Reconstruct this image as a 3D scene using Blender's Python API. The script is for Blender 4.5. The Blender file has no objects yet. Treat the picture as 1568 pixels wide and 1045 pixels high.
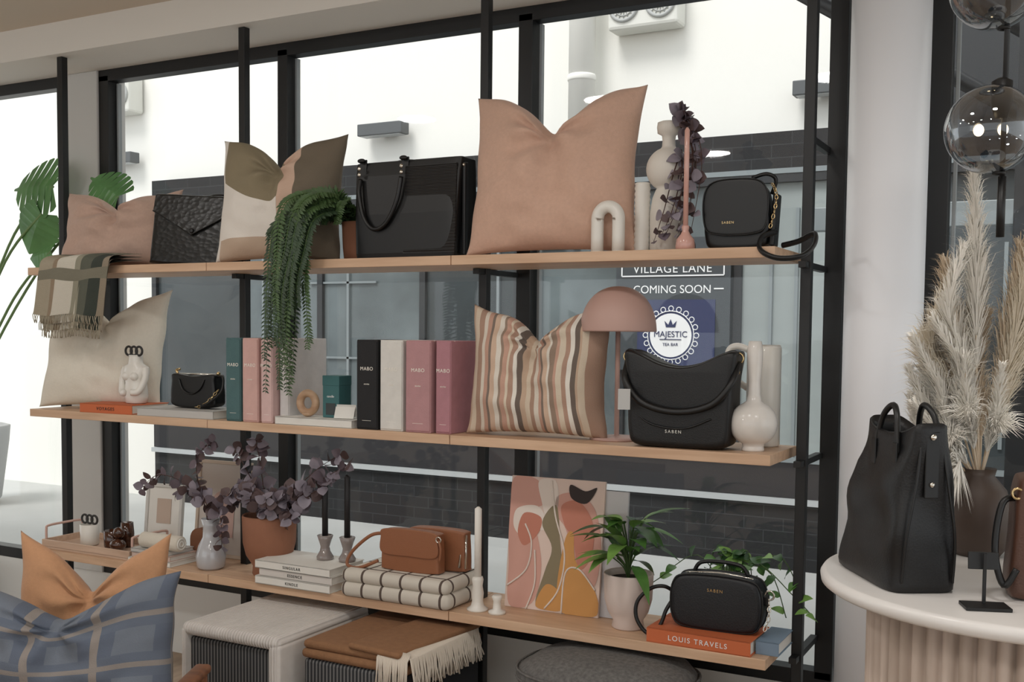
import bpy, bmesh, math, random
from mathutils import Matrix, Vector, noise
R=math.radians; pi=math.pi
scn=bpy.context.scene
def lin(c):
    o=[]
    for x in c[:3]:
        x=x/255.0
        o.append(x/12.92 if x<=.04045 else ((x+.055)/1.055)**2.4)
    return (o[0],o[1],o[2],1)
# ------------------------------------------------------------ materials
def mat(name,col,rough=.5,metal=0,var=0,vscale=8,bump=0,bscale=200,btype='noise',coat=0,sheen=0,emit=0,stretch=None):
    m=bpy.data.materials.new(name); m.use_nodes=True
    nt=m.node_tree; b=nt.nodes['Principled BSDF']; N=nt.nodes.new; L=nt.links.new
    b.inputs['Base Color'].default_value=lin(col); b.inputs['Roughness'].default_value=rough
    b.inputs['Metallic'].default_value=metal
    if coat: b.inputs['Coat Weight'].default_value=coat
    if sheen: b.inputs['Sheen Weight'].default_value=sheen
    if emit:
        b.inputs['Emission Color'].default_value=lin(col); b.inputs['Emission Strength'].default_value=emit
    tc=N('ShaderNodeTexCoord'); src=tc.outputs['Object']
    if stretch:
        mp=N('ShaderNodeMapping'); mp.inputs['Scale'].default_value=stretch; L(src,mp.inputs[0]); src=mp.outputs[0]
    if var:
        n=N('ShaderNodeTexNoise'); n.inputs['Scale'].default_value=vscale; n.inputs['Detail'].default_value=4; L(src,n.inputs['Vector'])
        r=N('ShaderNodeValToRGB'); c=lin(col)
        r.color_ramp.elements[0].position=.3; r.color_ramp.elements[1].position=.7
        r.color_ramp.elements[0].color=[max(0,x*(1-var)) for x in c[:3]]+[1]
        r.color_ramp.elements[1].color=[min(1,x*(1+var)) for x in c[:3]]+[1]
        L(n.outputs['Fac'],r.inputs[0]); L(r.outputs[0],b.inputs['Base Color'])
    if bump:
        if btype=='noise':
            t=N('ShaderNodeTexNoise'); t.inputs['Scale'].default_value=bscale; t.inputs['Detail'].default_value=3; out=t.outputs['Fac']
        elif btype=='voronoi':
            t=N('ShaderNodeTexVoronoi'); t.inputs['Scale'].default_value=bscale; out=t.outputs['Distance']
        else:
            t=N('ShaderNodeTexWave'); t.inputs['Scale'].default_value=bscale; t.bands_direction=btype; t.inputs['Distortion'].default_value=.5; out=t.outputs['Fac']
        L(src,t.inputs['Vector'])
        bp=N('ShaderNodeBump'); bp.inputs['Strength'].default_value=bump; bp.inputs['Distance'].default_value=.003
        L(out,bp.inputs['Height']); L(bp.outputs[0],b.inputs['Normal'])
    return m
def fabric(name,col,var=.04,bump=.3): return mat(name,col,.95,var=var,vscale=90,bump=bump,bscale=350,sheen=.15)
def uvmat(name,build,rough=.95,bump=.3):
    m=bpy.data.materials.new(name); m.use_nodes=True; nt=m.node_tree; b=nt.nodes['Principled BSDF']; b.inputs['Roughness'].default_value=rough
    uv=nt.nodes.new('ShaderNodeUVMap'); sp=nt.nodes.new('ShaderNodeSeparateXYZ'); nt.links.new(uv.outputs[0],sp.inputs[0])
    out=build(nt,sp.outputs[0],sp.outputs[1]); nt.links.new(out,b.inputs['Base Color'])
    tc=nt.nodes.new('ShaderNodeTexCoord'); t=nt.nodes.new('ShaderNodeTexNoise'); t.inputs['Scale'].default_value=350
    bp=nt.nodes.new('ShaderNodeBump'); bp.inputs['Strength'].default_value=bump; bp.inputs['Distance'].default_value=.004
    nt.links.new(tc.outputs['Object'],t.inputs[0]); nt.links.new(t.outputs['Fac'],bp.inputs['Height']); nt.links.new(bp.outputs[0],b.inputs['Normal'])
    return m
def math_(nt,op,a,b=None,c=None):
    n=nt.nodes.new('ShaderNodeMath'); n.operation=op
    for i,x in enumerate((a,b,c)):
        if x is None: continue
        if isinstance(x,(int,float)): n.inputs[i].default_value=x
        else: nt.links.new(x,n.inputs[i])
    return n.outputs[0]
def mix_(nt,f,a,b):
    n=nt.nodes.new('ShaderNodeMix'); n.data_type='RGBA'; nt.links.new(f,n.inputs[0])
    for i,x in ((6,a),(7,b)):
        if isinstance(x,tuple): n.inputs[i].default_value=x
        else: nt.links.new(x,n.inputs[i])
    return n.outputs[2]
def band(nt,u,k,off,w):
    x=math_(nt,'FRACT',math_(nt,'MULTIPLY_ADD',u,k,off)); return math_(nt,'LESS_THAN',math_(nt,'ABSOLUTE',math_(nt,'SUBTRACT',x,.5)),w)
def ramp(nt,u,stops):
    r=nt.nodes.new('ShaderNodeValToRGB'); r.color_ramp.interpolation='CONSTANT'; e=r.color_ramp.elements
    e[0].position=stops[0][0]; e[0].color=lin(stops[0][1]); e[1].position=stops[1][0]; e[1].color=lin(stops[1][1])
    for p,c in stops[2:]:
        x=e.new(p); x.color=lin(c)
    nt.links.new(u,r.inputs[0]); return r.outputs[0]
def wood(name,c1,c2,rough=.45,sc=(1.2,14,14)):
    m=bpy.data.materials.new(name); m.use_nodes=True; nt=m.node_tree; b=nt.nodes['Principled BSDF']; b.inputs['Roughness'].default_value=rough
    tc=nt.nodes.new('ShaderNodeTexCoord'); mp=nt.nodes.new('ShaderNodeMapping'); mp.inputs['Scale'].default_value=sc
    n=nt.nodes.new('ShaderNodeTexNoise'); n.inputs['Scale'].default_value=3; n.inputs['Detail'].default_value=6
    r=nt.nodes.new('ShaderNodeValToRGB'); r.color_ramp.elements[0].position=.35; r.color_ramp.elements[1].position=.65
    r.color_ramp.elements[0].color=lin(c1); r.color_ramp.elements[1].color=lin(c2)
    L=nt.links.new; L(tc.outputs['Object'],mp.inputs[0]); L(mp.outputs[0],n.inputs[0]); L(n.outputs['Fac'],r.inputs[0]); L(r.outputs[0],b.inputs['Base Color'])
    return m
def glassmat(name,col=(255,255,255),refl=.06,tint=1.0):
    m=bpy.data.materials.new(name); m.use_nodes=True; nt=m.node_tree; nt.nodes.clear(); N=nt.nodes.new; L=nt.links.new
    o=N('ShaderNodeOutputMaterial'); t=N('ShaderNodeBsdfTransparent'); c=lin(col); t.inputs[0].default_value=c
    g=N('ShaderNodeBsdfGlossy'); g.inputs['Roughness'].default_value=.02
    f=N('ShaderNodeLayerWeight'); f.inputs['Blend'].default_value=.35
    mm=N('ShaderNodeMath'); mm.operation='MULTIPLY_ADD'; mm.inputs[1].default_value=.8*tint; mm.inputs[2].default_value=refl
    L(f.outputs['Facing'],mm.inputs[0])
    mx=N('ShaderNodeMixShader'); L(mm.outputs[0],mx.inputs[0]); L(t.outputs[0],mx.inputs[1]); L(g.outputs[0],mx.inputs[2]); L(mx.outputs[0],o.inputs[0])
    return m

OAK=wood('oak',(196,160,130),(214,180,150))
BLACKM=mat('black_metal',(16,16,17),.45)
WHITE=mat('white_paint',(228,226,220),.7,var=.02,vscale=3)
LEATH=mat('black_leather',(9,9,11),.45,bump=.10,bscale=260,btype='voronoi')
LEATHS=mat('black_leather_smooth',(9,9,10),.42,bump=.05,bscale=120)
CROC=mat('black_croc',(20,20,19),.33,bump=.4,bscale=45,btype='voronoi',stretch=(1,1,1.6))
RIBL=mat('black_ribbed_leather',(11,11,12),.38,bump=.7,bscale=30,btype='Z')
SILV=mat('polished_steel',(215,210,200),.18,1)
GOLD=mat('pale_gold',(205,180,135),.22,1)
CERAM=mat('white_ceramic',(226,222,214),.3,coat=.2)
CERAMM=mat('matte_ceramic',(220,214,205),.75,bump=.15,bscale=150)
PAPER=mat('paper',(225,222,215),.8)
TAN=mat('tan_leather',(144,92,62),.5,bump=.1,bscale=250,btype='voronoi')
TERRA=mat('terracotta',(148,100,76),.8,var=.08,bump=.2)
BRTERRA=mat('brown_ceramic',(128,84,58),.7,var=.08,bump=.2)
STEM=mat('stem_green',(70,95,50),.6)
SOIL=mat('soil',(45,34,27),1,bump=.8,bscale=60)
SMOKEG=glassmat('smoked_glass',(150,140,130),.08)

# ------------------------------------------------------------ mesh accumulator
def catmull(P,n=8,closed=False):
    P=[Vector(p) for p in P]; out=[]; m=len(P)
    rng=range(m) if closed else range(m-1)
    for i in rng:
        if closed: p0,p1,p2,p3=P[(i-1)%m],P[i],P[(i+1)%m],P[(i+2)%m]
        else: p0,p1,p2,p3=P[max(i-1,0)],P[i],P[i+1],P[min(i+2,m-1)]
        for k in range(n):
            t=k/n
            out.append(.5*((2*p1)+(-p0+p2)*t+(2*p0-5*p1+4*p2-p3)*t*t+(-p0+3*p1-3*p2+p3)*t**3))
    if not closed: out.append(P[-1].copy())
    return out
def frame(pos,d,up=(0,0,1)):
    y=Vector(d).normalized(); z=Vector(up); x=y.cross(z)
    if x.length<1e-4: x=y.cross(Vector((1,0,0)))
    x.normalize(); z=x.cross(y)
    M=Matrix((x,y,z)).transposed().to_4x4(); M.translation=Vector(pos); return M
def T(x=0,y=0,z=0): return Matrix.Translation((x,y,z))
def RX(a): return Matrix.Rotation(a,4,'X')
def RY(a): return Matrix.Rotation(a,4,'Y')
def RZ(a): return Matrix.Rotation(a,4,'Z')
def sring(w,d,n,z,ox=0,oy=0,N=40):
    out=[]
    for i in range(N):
        a=2*pi*i/N; c,s=math.cos(a),math.sin(a)
        out.append(Vector((ox+w/2*math.copysign(abs(c)**(2/n),c),oy+d/2*math.copysign(abs(s)**(2/n),s),z)))
    return out
class Acc:
    def __init__(s): s.v=[];s.f=[];s.fm=[];s.fs=[];s.uv=[];s.mats=[];s.M=Matrix()
    def add(s,verts,faces,m,smooth=True,uvs=None,M=None):
        if m not in s.mats: s.mats.append(m)
        mi=s.mats.index(m); b=len(s.v); TT=s.M@M if M is not None else s.M
        s.v+=[TT@Vector(v) for v in verts]
        for f in faces:
            s.f.append([i+b for i in f]); s.fm.append(mi); s.fs.append(smooth)
            s.uv.append([uvs[i] for i in f] if uvs else [(0,0)]*len(f))
    def box(s,size,loc,m,bev=.002,M=None,seg=2,smooth=False):
        bm=bmesh.new(); bmesh.ops.create_cube(bm,size=1)
        for v in bm.verts: v.co=Vector((v.co.x*size[0],v.co.y*size[1],v.co.z*size[2]))
        if bev: bmesh.ops.bevel(bm,geom=bm.edges[:],offset=min(bev,min(size)*.49),segments=seg,profile=.5,affect='EDGES')
        bm.verts.index_update(); vs=[v.co+Vector(loc) for v in bm.verts]; fs=[[v.index for v in f.verts] for f in bm.faces]; bm.free()
        s.add(vs,fs,m,smooth,None,M)
    def loft(s,rings,m,cap0=True,cap1=True,M=None,smooth=True,closed=True):
        n=len(rings[0]); vs=[p for r in rings for p in r]; fs=[]
        for j in range(len(rings)-1):
            for i in range(n if closed else n-1):
                k=(i+1)%n; fs.append((j*n+i,j*n+k,(j+1)*n+k,(j+1)*n+i))
        if cap0: fs.append(tuple(range(n))[::-1])
        if cap1: fs.append(tuple((len(rings)-1)*n+i for i in range(n)))
        s.add(vs,fs,m,smooth,None,M)
    def lathe(s,prof,m,loc=(0,0,0),seg=32,M=None):
        rings=[]
        for r,z in prof:
            rings.append([Vector((loc[0]+max(r,1e-4)*math.cos(2*pi*i/seg),loc[1]+max(r,1e-4)*math.sin(2*pi*i/seg),loc[2]+z)) for i in range(seg)])
        s.loft(rings,m,True,True,M)
    def tube(s,pts,r,m,seg=8,closed=False,M=None,flat=1):
        pts=[Vector(p) for p in pts]; n=len(pts); rings=[]; up=None
        for i,p in enumerate(pts):
            if closed: t=pts[(i+1)%n]-pts[i-1]
            else: t=pts[min(i+1,n-1)]-pts[max(i-1,0)]
            if t.length<1e-9: t=Vector((0,0,1))
            t.normalize()
            if up is None:
                up=Vector((0,1,0)) if abs(t.y)<.9 else Vector((1,0,0))
            up=(up-t*up.dot(t)); up.normalize(); x=t.cross(up)
            rr=r[min(i,len(r)-1)] if isinstance(r,(list,tuple)) else r
            rings.append([p+x*rr*math.cos(2*pi*k/seg)*flat+up*rr*math.sin(2*pi*k/seg) for k in range(seg)])
        if closed: rings.append(rings[0]); s.loft(rings,m,False,False,M)
        else: s.loft(rings,m,True,True,M)
    def sphere(s,loc,r,m,seg=24,M=None):
        if not isinstance(r,(tuple,list)): r=(r,r,r)
        rings=[]; H=seg//2
        for j in range(H+1):
            a=-pi/2+pi*j/H; c=max(math.cos(a),1e-3)
            rings.append([Vector((loc[0]+r[0]*c*math.cos(2*pi*i/seg),loc[1]+r[1]*c*math.sin(2*pi*i/seg),loc[2]+r[2]*math.sin(a))) for i in range(seg)])
        s.loft(rings,m,True,True,M)
    def ring(s,loc,R0,r,m,axis='Y',M=None,sx=1,sz=1,n=28):
        pts=[]
        for i in range(n):
            a=2*pi*i/n; c,q=R0*sx*math.cos(a),R0*sz*math.sin(a)
            p={'Y':(c,0,q),'X':(0,c,q),'Z':(c,q,0)}[axis]; pts.append(Vector(loc)+Vector(p))
        s.tube(pts,r,m,8,True,M)
    def slab(s,outline,d,m,M=None,puff=1,closed=True):
        o=catmull(outline,6,True) if closed else [Vector(p) for p in outline]
        cx=sum((p.x for p in o))/len(o); cz=sum((p.z for p in o))/len(o); rings=[]
        for y,sc in ((-.5,.72),(-.49,.86),(-.45,.94),(-.36,.985),(-.2,1),(.2,1),(.36,.985),(.45,.94),(.49,.86),(.5,.72)):
            q=1-(1-sc)*puff
            rings.append([Vector((cx+(p.x-cx)*q,p.y+y*d,cz+(p.z-cz)*q)) for p in o])
        s.loft(rings,m,True,True,M)
    def leaf(s,M,L,W,m,droop=.3,fold=.15,n=6,tip=1.0,base=.75):
        vs=[];fs=[]
        for i in range(n+1):
            t=i/n; w=W/2*(math.sin(pi*(t**base))**tip) if 0<t<1 else W*.01
            y=L*t*(1-.25*droop*t); z=-droop*L*t*t
            vs+=[(-w,y,z+fold*w),(0,y,z),(w,y,z+fold*w)]
        for i in range(n):
            a=i*3; fs+=[(a,a+1,a+4,a+3),(a+1,a+2,a+5,a+4)]
        s.add(vs,fs,m,True,None,M)
    def text(s,body,size,m,M,align='CENTER',ex=.0004,sx=1):
        cu=bpy.data.curves.new('t','FONT'); cu.body=body; cu.size=size; cu.align_x=align; cu.extrude=ex; cu.space_character=sx
        ob=bpy.data.objects.new('t',cu); scn.collection.objects.link(ob); bpy.context.view_layer.update()
        me=bpy.data.meshes.new_from_object(ob); 
        s.add([v.co.copy() for v in me.vertices],[list(p.vertices) for p in me.polygons],m,False,None,M@RX(pi/2))
        bpy.data.objects.remove(ob); bpy.data.meshes.remove(me); bpy.data.curves.remove(cu)
    def cushion(s,w,h,t,m,dent=.1,dw=.22,n=56,seed=0,M=None,ears=0,du=0,rough=1):
        idx={};vs=[];uv=[];fs=[]
        def vert(u,v,side):
            x=w/2*u*(1-.09*(1-v*v)); z=h/2*v*(1-.07*(1-u*u))
            top=((v+1)/2)
            g=math.exp(-(abs((u-du)/dw))**1.6)
            z-=dent*g*top**2.2
            z+=ears*h*abs(u)**3*top**3
            th=t/2*(max(0,1-u*u)**.48)*(max(0,1-v*v)**.45)
            th*=1-.60*math.exp(-((u-du)/(.10+.10*(1-top)))**2)*top**1.5
            ang=math.atan2(v-.75,(u-du)+1e-5); rr=math.hypot(u-du,v-.75)
            fold=math.sin(ang*7+seed)*math.exp(-(rr/.65)**2)*min(1,rr*5)
            nn=noise.noise(Vector((u*1.8+seed,v*1.8,side*3.1)))*.17+noise.noise(Vector((u*4+seed,v*4,side)))*.08
            th*=1+nn*1.6*rough+.26*fold*rough
            y=side*th
            x+=noise.noise(Vector((seed,v*2,4)))*.012; z+=noise.noise(Vector((u*2.2,seed,7)))*.010*top
            return (x,y,z+h/2)
        for side in (-1,1):
            for j in range(n+1):
                for i in range(n+1):
                    u=-math.cos(pi*i/n)*.35+.65*(2*i/n-1); v=-math.cos(pi*j/n)*.35+.65*(2*j/n-1)
                    bd=i in(0,n) or j in(0,n)
                    if bd and side==1: idx[(side,i,j)]=idx[(-1,i,j)]; continue
                    idx[(side,i,j)]=len(vs); vs.append(vert(u,v,side)); uv.append(((u+1)/2,(v+1)/2))
            for j in range(n):
                for i in range(n):
                    q=[idx[(side,i,j)],idx[(side,i+1,j)],idx[(side,i+1,j+1)],idx[(side,i,j+1)]]
                    fs.append(q if side==-1 else q[::-1])
        s.add(vs,fs,m,True,uv,M)
    def finish(s,name,loc=(0,0,0),rz=0,recalc=True):
        me=bpy.data.meshes.new(name); me.from_pydata([tuple(v) for v in s.v],[],s.f)
        for m in s.mats: me.materials.append(m)
        ul=me.uv_layers.new(name='UVMap')
        for pi_,p in enumerate(me.polygons):
            p.material_index=s.fm[pi_]; p.use_smooth=s.fs[pi_]
            for q in range(len(p.vertices)): ul.data[p.loop_start+q].uv=s.uv[pi_][q]
        if recalc:
            bm=bmesh.new(); bm.from_mesh(me); bmesh.ops.recalc_face_normals(bm,faces=bm.faces[:]); bm.to_mesh(me); bm.free()
        ob=bpy.data.objects.new(name,me); ob.location=loc; ob.rotation_euler=(0,0,rz); scn.collection.objects.link(ob); return ob

ZB,ZM,ZT=.50,1.07,1.64   # shelf tops
# ------------------------------------------------------------ camera
cam=bpy.data.cameras.new('camera'); co=bpy.data.objects.new('camera',cam); scn.collection.objects.link(co); scn.camera=co
cam.sensor_width=36; cam.lens=37.88; cam.shift_y=.05; cam.clip_start=.05
co.matrix_world=T(3.832,-3.142,1.40)@RZ(R(28.15))@RX(pi/2-R(3.19))@RZ(R(.57))

# ------------------------------------------------------------ room shell
def shell(name,size,loc,m,bev=0):
    a=Acc(); a.box(size,(0,0,0),m,bev); return a.finish(name,loc)
FLOORM=wood('floor_wood',(150,130,110),(172,150,128),.5,(8,1.2,8))
CEILM=mat('ceiling_paint',(212,200,184),.9)
shell('floor',(12,8.4,.1),(2,-3.9,-.05),FLOORM)
shell('ceiling',(12,8.4,.1),(2,-3.9,2.71),CEILM)
shell('trim_bulkhead',(9,.40,.13),(2,.15,2.595),mat('bulkhead_paint',(232,228,221),.8))
shell('wall_rear',(12,.1,.5),(2,-8.0,.25),WHITE)
shell('wall_left',(.1,6.0,2.66),(-3.6,-5.0,1.33),WHITE)
shell('wall_window_side',(12,.10,.30),(2,.28,.15),mat('sill_paint',(226,226,223),.7))
a=Acc(); a.box((.21,.16,2.23),(0,0,1.415-.0),mat('pier_paint',(204,203,200),.8),.004); a.finish('wall_pier',(-.155,.30,0))

# window frames + glass
def window(name,x0,x1,muls,glass=True):
    a=Acc(); y=0
    a.box((x1-x0,.06,.05),((x0+x1)/2,y,2.505),BLACKM,.002)
    a.box((x1-x0,.06,.05),((x0+x1)/2,y,.325),BLACKM,.002)
    for x,w in muls:
        a.box((w,.06,2.18),(x,y,1.415),BLACKM,.002)
        a.box((.010,.02,2.12),(x+w/2+.012,.02,1.415),mat('frame_inner_edge',(150,156,158),.4),.001)
    g=glassmat(name+'_glass',(255,255,255),.022,.10)
    a.box((x1-x0-.02,.006,2.16),((x0+x1)/2,y+.01,1.415),g,0)
    return a.finish(name,(0,.26,0))
window('window_1',-.05,3.16,[(-.02,.06),(.985,.05),(2.067,.055),(3.135,.055)])
window('window_2',-3.4,-.28,[(-3.37,.05),(-1.8,.05),(-.30,.04)])
window('window_3',3.40,5.4,[(3.425,.06),(4.4,.05),(5.37,.05)])
a=Acc(); a.lathe([(.108,0),(.108,2.53)],mat('column_paint',(240,242,247),.4),seg=64); a.lathe([(.112,0),(.112,.06),(.108,.065)],WHITE,seg=48)
a.finish('round_column',(3.31,.07,0))

# ------------------------------------------------------------ outside
PAVE=mat('paving',(182,183,180),.8,var=.06,vscale=2)
EXT=mat('exterior_render',(236,235,229),.9,var=.015,vscale=1)
shell('ground_outside',(40,12,.1),(0,6.33,-.05),PAVE)
shell('wall_lane_exterior',(40,.2,7),(0,3.45,3.5),EXT)
def brickmat():
    m=bpy.data.materials.new('black_brick'); m.use_nodes=True; nt=m.node_tree; b=nt.nodes['Principled BSDF']; b.inputs['Roughness'].default_value=.7
    tc=nt.nodes.new('ShaderNodeTexCoord'); mp=nt.nodes.new('ShaderNodeMapping'); mp.inputs['Rotation'].default_value=(R(90),0,0)
    t=nt.nodes.new('ShaderNodeTexBrick'); t.inputs['Scale'].default_value=4.2; t.inputs['Color1'].default_value=lin((26,27,29)); t.inputs['Color2'].default_value=lin((16,17,19)); t.inputs['Mortar'].default_value=lin((48,50,52)); t.inputs['Mortar Size'].default_value=.012
    t.inputs['Brick Width'].default_value=1.0; t.inputs['Row Height'].default_value=.32
    nt.links.new(tc.outputs['Object'],mp.inputs[0]); nt.links.new(mp.outputs[0],t.inputs[0]); nt.links.new(t.outputs[0],b.inputs['Base Color']); return m
BR=brickmat()
DK=mat('charcoal_metal',(40,43,46),.45)
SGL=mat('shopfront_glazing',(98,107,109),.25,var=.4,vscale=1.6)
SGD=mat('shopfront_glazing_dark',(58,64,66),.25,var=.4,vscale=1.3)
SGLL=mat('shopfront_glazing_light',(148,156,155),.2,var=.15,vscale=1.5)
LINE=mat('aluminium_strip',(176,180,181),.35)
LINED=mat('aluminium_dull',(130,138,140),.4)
a=Acc()
x0,x1=-2.89,7.0; cx=(x0+x1)/2; W=x1-x0
a.box((W,.12,.23),(cx,0,2.475),BR,0)
a.box((W,.14,.03),(cx,0,2.36),LINED,0)
a.box((W,.13,.05),(cx,0,2.32),DK,0)
a.box((W,.10,.40),(cx,0,.20),BR,0)
a.box((W,.16,.035),(cx,-.01,.415),LINE,0)
a.box((W,.12,.22),(cx,0,.545),mat('dark_sill',(32,31,34),.6),0)
a.box((W,.13,.03),(cx,0,.66),LINED,0)
a.box((4.05,.12,1.9),(4.975,0,3.54),DK,0)
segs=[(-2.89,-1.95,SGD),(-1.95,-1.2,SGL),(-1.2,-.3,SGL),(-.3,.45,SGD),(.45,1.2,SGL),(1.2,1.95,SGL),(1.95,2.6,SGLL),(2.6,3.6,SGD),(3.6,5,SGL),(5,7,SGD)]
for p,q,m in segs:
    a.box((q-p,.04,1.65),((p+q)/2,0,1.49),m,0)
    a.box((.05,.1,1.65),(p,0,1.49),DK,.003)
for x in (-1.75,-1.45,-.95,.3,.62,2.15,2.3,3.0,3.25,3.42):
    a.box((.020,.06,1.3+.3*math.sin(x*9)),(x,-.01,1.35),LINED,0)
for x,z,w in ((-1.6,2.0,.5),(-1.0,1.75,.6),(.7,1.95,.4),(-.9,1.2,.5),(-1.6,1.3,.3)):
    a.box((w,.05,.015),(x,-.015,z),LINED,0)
a.finish('shopfront_opposite',(0,3.28,0))
SW=mat('sign_white',(235,236,236),.6); NAVY=mat('sign_navy',(50,58,92),.6); GB=mat('sign_backing',(62,68,72),.5)
a=Acc()
a.box((.74,.01,.82),(0,0,1.58),GB,0)
a.box((.50,.012,.44),(.03,-.004,1.39),NAVY,0)
a.text('VILLAGE LANE',.074,SW,T(0,-.008,1.776),sx=1.08); a.text('COMING SOON',.070,SW,T(0,-.008,1.650))
for z in (1.757,1.90): a.box((.66,.004,.008),(0,-.008,z),SW,0)
for x in (-.33,.33): a.box((.008,.004,.14),(x,-.008,1.828),SW,0)
for x in (-.30,.30): a.box((.06,.004,.008),(x,-.008,1.675),SW,0)
disc=[(.135*math.cos(2*pi*i/40),0,.135*math.sin(2*pi*i/40)) for i in range(40)]
a.add([Vector(p)+Vector((0,-.012,1.39)) for p in disc],[list(range(40))],SW,False)
for i in range(20):
    t=2*pi*i/20; a.ring((.165*math.cos(t),-.010,1.39+.165*math.sin(t)),.016,.003,SW,'Y',n=10)
a.ring((0,-.012,1.39),.15,.003,SW,'Y')
a.text('MAJESTIC',.052,NAVY,T(0,-.015,1.38)); a.text('TEA BAR',.026,NAVY,T(0,-.015,1.325)); a.box((.14,.003,.004),(0,-.015,1.365),NAVY,0)
a.add([(-.03,-.015,1.44),(.03,-.015,1.44),(.04,-.015,1.48),(.015,-.015,1.455),(0,-.015,1.49),(-.015,-.015,1.455),(-.04,-.015,1.48)],[list(range(7))],NAVY,False)
a.finish('shop_sign',(1.55,3.20,0))
ACG=mat('ac_grille',(170,172,170),.6)
def ac(loc):
    a=Acc(); a.box((.46,.16,.32),(0,0,0),mat('ac_case',(214,214,207),.5),.02)
    for x in (-.12,.12):
        a.ring((x,-.085,-.02),.09,.012,ACG,'Y'); 
        for q in (.03,.06): a.ring((x,-.085,-.02),q,.004,ACG,'Y')
        for k in range(8):
            t=pi*k/8; c,s_=math.cos(t)*.09,math.sin(t)*.09
            a.tube([(x-c,-.085,-.02-s_),(x+c,-.085,-.02+s_)],.003,ACG,6)
    a.finish('air_conditioner_unit',loc)
ac((1.33,3.26,3.45)); ac((-3.33,3.26,3.32))
def wl(loc):
    a=Acc(); a.box((.38,.10,.085),(0,-.05,0),mat('wall_light_metal',(84,88,90),.5),.006); a.box((.12,.05,.06),(0,.02,0),DK,.004); a.box((.34,.08,.006),(0,-.05,-.044),LINE,0)
    a.finish('wall_light',loc)
wl((-.65,3.30,2.83)); wl((-3.3,3.30,2.80)); wl((2.45,3.30,2.83))
a=Acc(); a.lathe([(.085,0),(.085,3.2)],EXT,seg=32)
for z in (.4,1.8): a.lathe([(.088,z),(.092,z+.01),(.092,z+.03),(.088,z+.04)],EXT,seg=32)
a.finish('downpipe_exterior',(.92,3.2,2.60))
a=Acc()
for i in range(5):
    a.tube([(0+i*.5,0,.0),(1.6+i*.5,1.2,-.9)],.035,DK,6)
a.box((4,.08,.12),(1.6,0,.05),DK,.004); a.box((4,.08,.12),(1.9,1.2,-.9),LINED,.004)
for x in (1.0,3.4): a.box((.08,.08,2.9),(x,0,-1.45),DK,.004)
a.finish('canopy_frame',(2.6,1.4,2.9))
a=Acc(); a.lathe([(.20,0),(.24,.05),(.30,.5),(.31,.62),(.28,.63),(.27,.58),(.0,.58)],mat('planter_concrete',(155,155,152),.8,var=.05),seg=40)
a.lathe([(.27,.57),(0,.6)],SOIL)
a.finish('outdoor_planter',(-3.95,2.3,0))

# ------------------------------------------------------------ shelving unit
a=Acc()
PX=[0,.996,2.043,3.108]
for x in PX: a.box((.03,.03,2.53),(x,0,1.265),BLACKM,.002)
for z in (ZB,ZM,ZT):
    for (p,q) in ((.05,1.010),(1.013,2.043),(2.046,3.072)):
        a.box((q-p,.30,.03),((p+q)/2,-.07,z-.015),OAK,.0015)
    for x in PX: 
        a.box((.022,.28,.018),(x,.08,z-.040),BLACKM,.001)
a.box((.02,.22,.02),(PX[3],.12,1.96),BLACKM,.001)
a.finish('shelving_unit')

# ------------------------------------------------------------ cushions
def cushion(name,w,h,t,m,loc,rz=0,lean=.16,roll=0,**k):
    a=Acc(); a.cushion(w,h,t,m,M=RX(-lean)@RY(roll),**k); return a.finish(name,loc,rz)
cushion('peach_cushion',.57,.52,.22,fabric('peach_linen',(204,168,148)),(2.335,-.11,ZT+.002),R(6),.17,dent=.115,dw=.30,seed=1,ears=.02,du=-.02)
def olive(nt,u,v):
    c=ramp(nt,u,[(0,(138,126,102)),(.58,(204,174,154)),(.70,(112,101,86))])
    d=math_(nt,'SUBTRACT',v,math_(nt,'MULTIPLY_ADD',math_(nt,'POWER',math_(nt,'ABSOLUTE',math_(nt,'SUBTRACT',u,.42)),2.0),1.0,.50))
    lo=math_(nt,'LESS_THAN',d,0); lf=math_(nt,'LESS_THAN',u,.58); c=mix_(nt,math_(nt,'MULTIPLY',lo,lf),c,lin((228,221,212)))
    bt=math_(nt,'LESS_THAN',v,.16); c=mix_(nt,math_(nt,'MULTIPLY',bt,lf),c,lin((190,168,148)))
    eg=math_(nt,'LESS_THAN',u,.05); return mix_(nt,eg,c,lin((228,221,212)))
cushion('colour_block_cushion',.51,.45,.19,uvmat('colour_block_fabric',olive),(1.235,-.10,ZT+.002),R(10),.14,dent=.095,dw=.26,seed=5,ears=.03)
cushion('pink_lumbar_cushion',.54,.31,.19,fabric('dusty_pink_linen',(192,162,146)),(.37,-.06,ZT+.004),R(12),.22,dent=.075,dw=.28,seed=9,ears=.03)
cushion('cream_cushion',.56,.47,.19,mat('cream_boucle',(224,217,203),.95,var=.02,vscale=90,bump=.35,bscale=180),(.30,-.09,ZM+.004),R(14),.2,dent=.10,dw=.30,seed=13,ears=.05,du=.05)
def stripes(nt,u,v):
    base=[(192,166,144),(206,190,170),(166,136,118),(212,202,188),(188,150,132),(126,112,102),(204,176,154),(220,212,200),(150,130,114),(194,156,138),(214,200,180),(176,144,126),(228,222,212),(110,98,90)]
    rnd=random.Random(9); st=[]; p=0; i=0
    while p<.985 and len(st)<31:
        st.append((p,base[i%len(base)])); i+=1; p+=rnd.choice([.018,.030,.042,.034])
    return ramp(nt,u,st)
cushion('striped_cushion',.48,.40,.20,uvmat('stripe_fabric',stripes),(2.30,-.125,ZM+.002),R(5),.14,dent=.085,dw=.27,seed=21,ears=.05)

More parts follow.
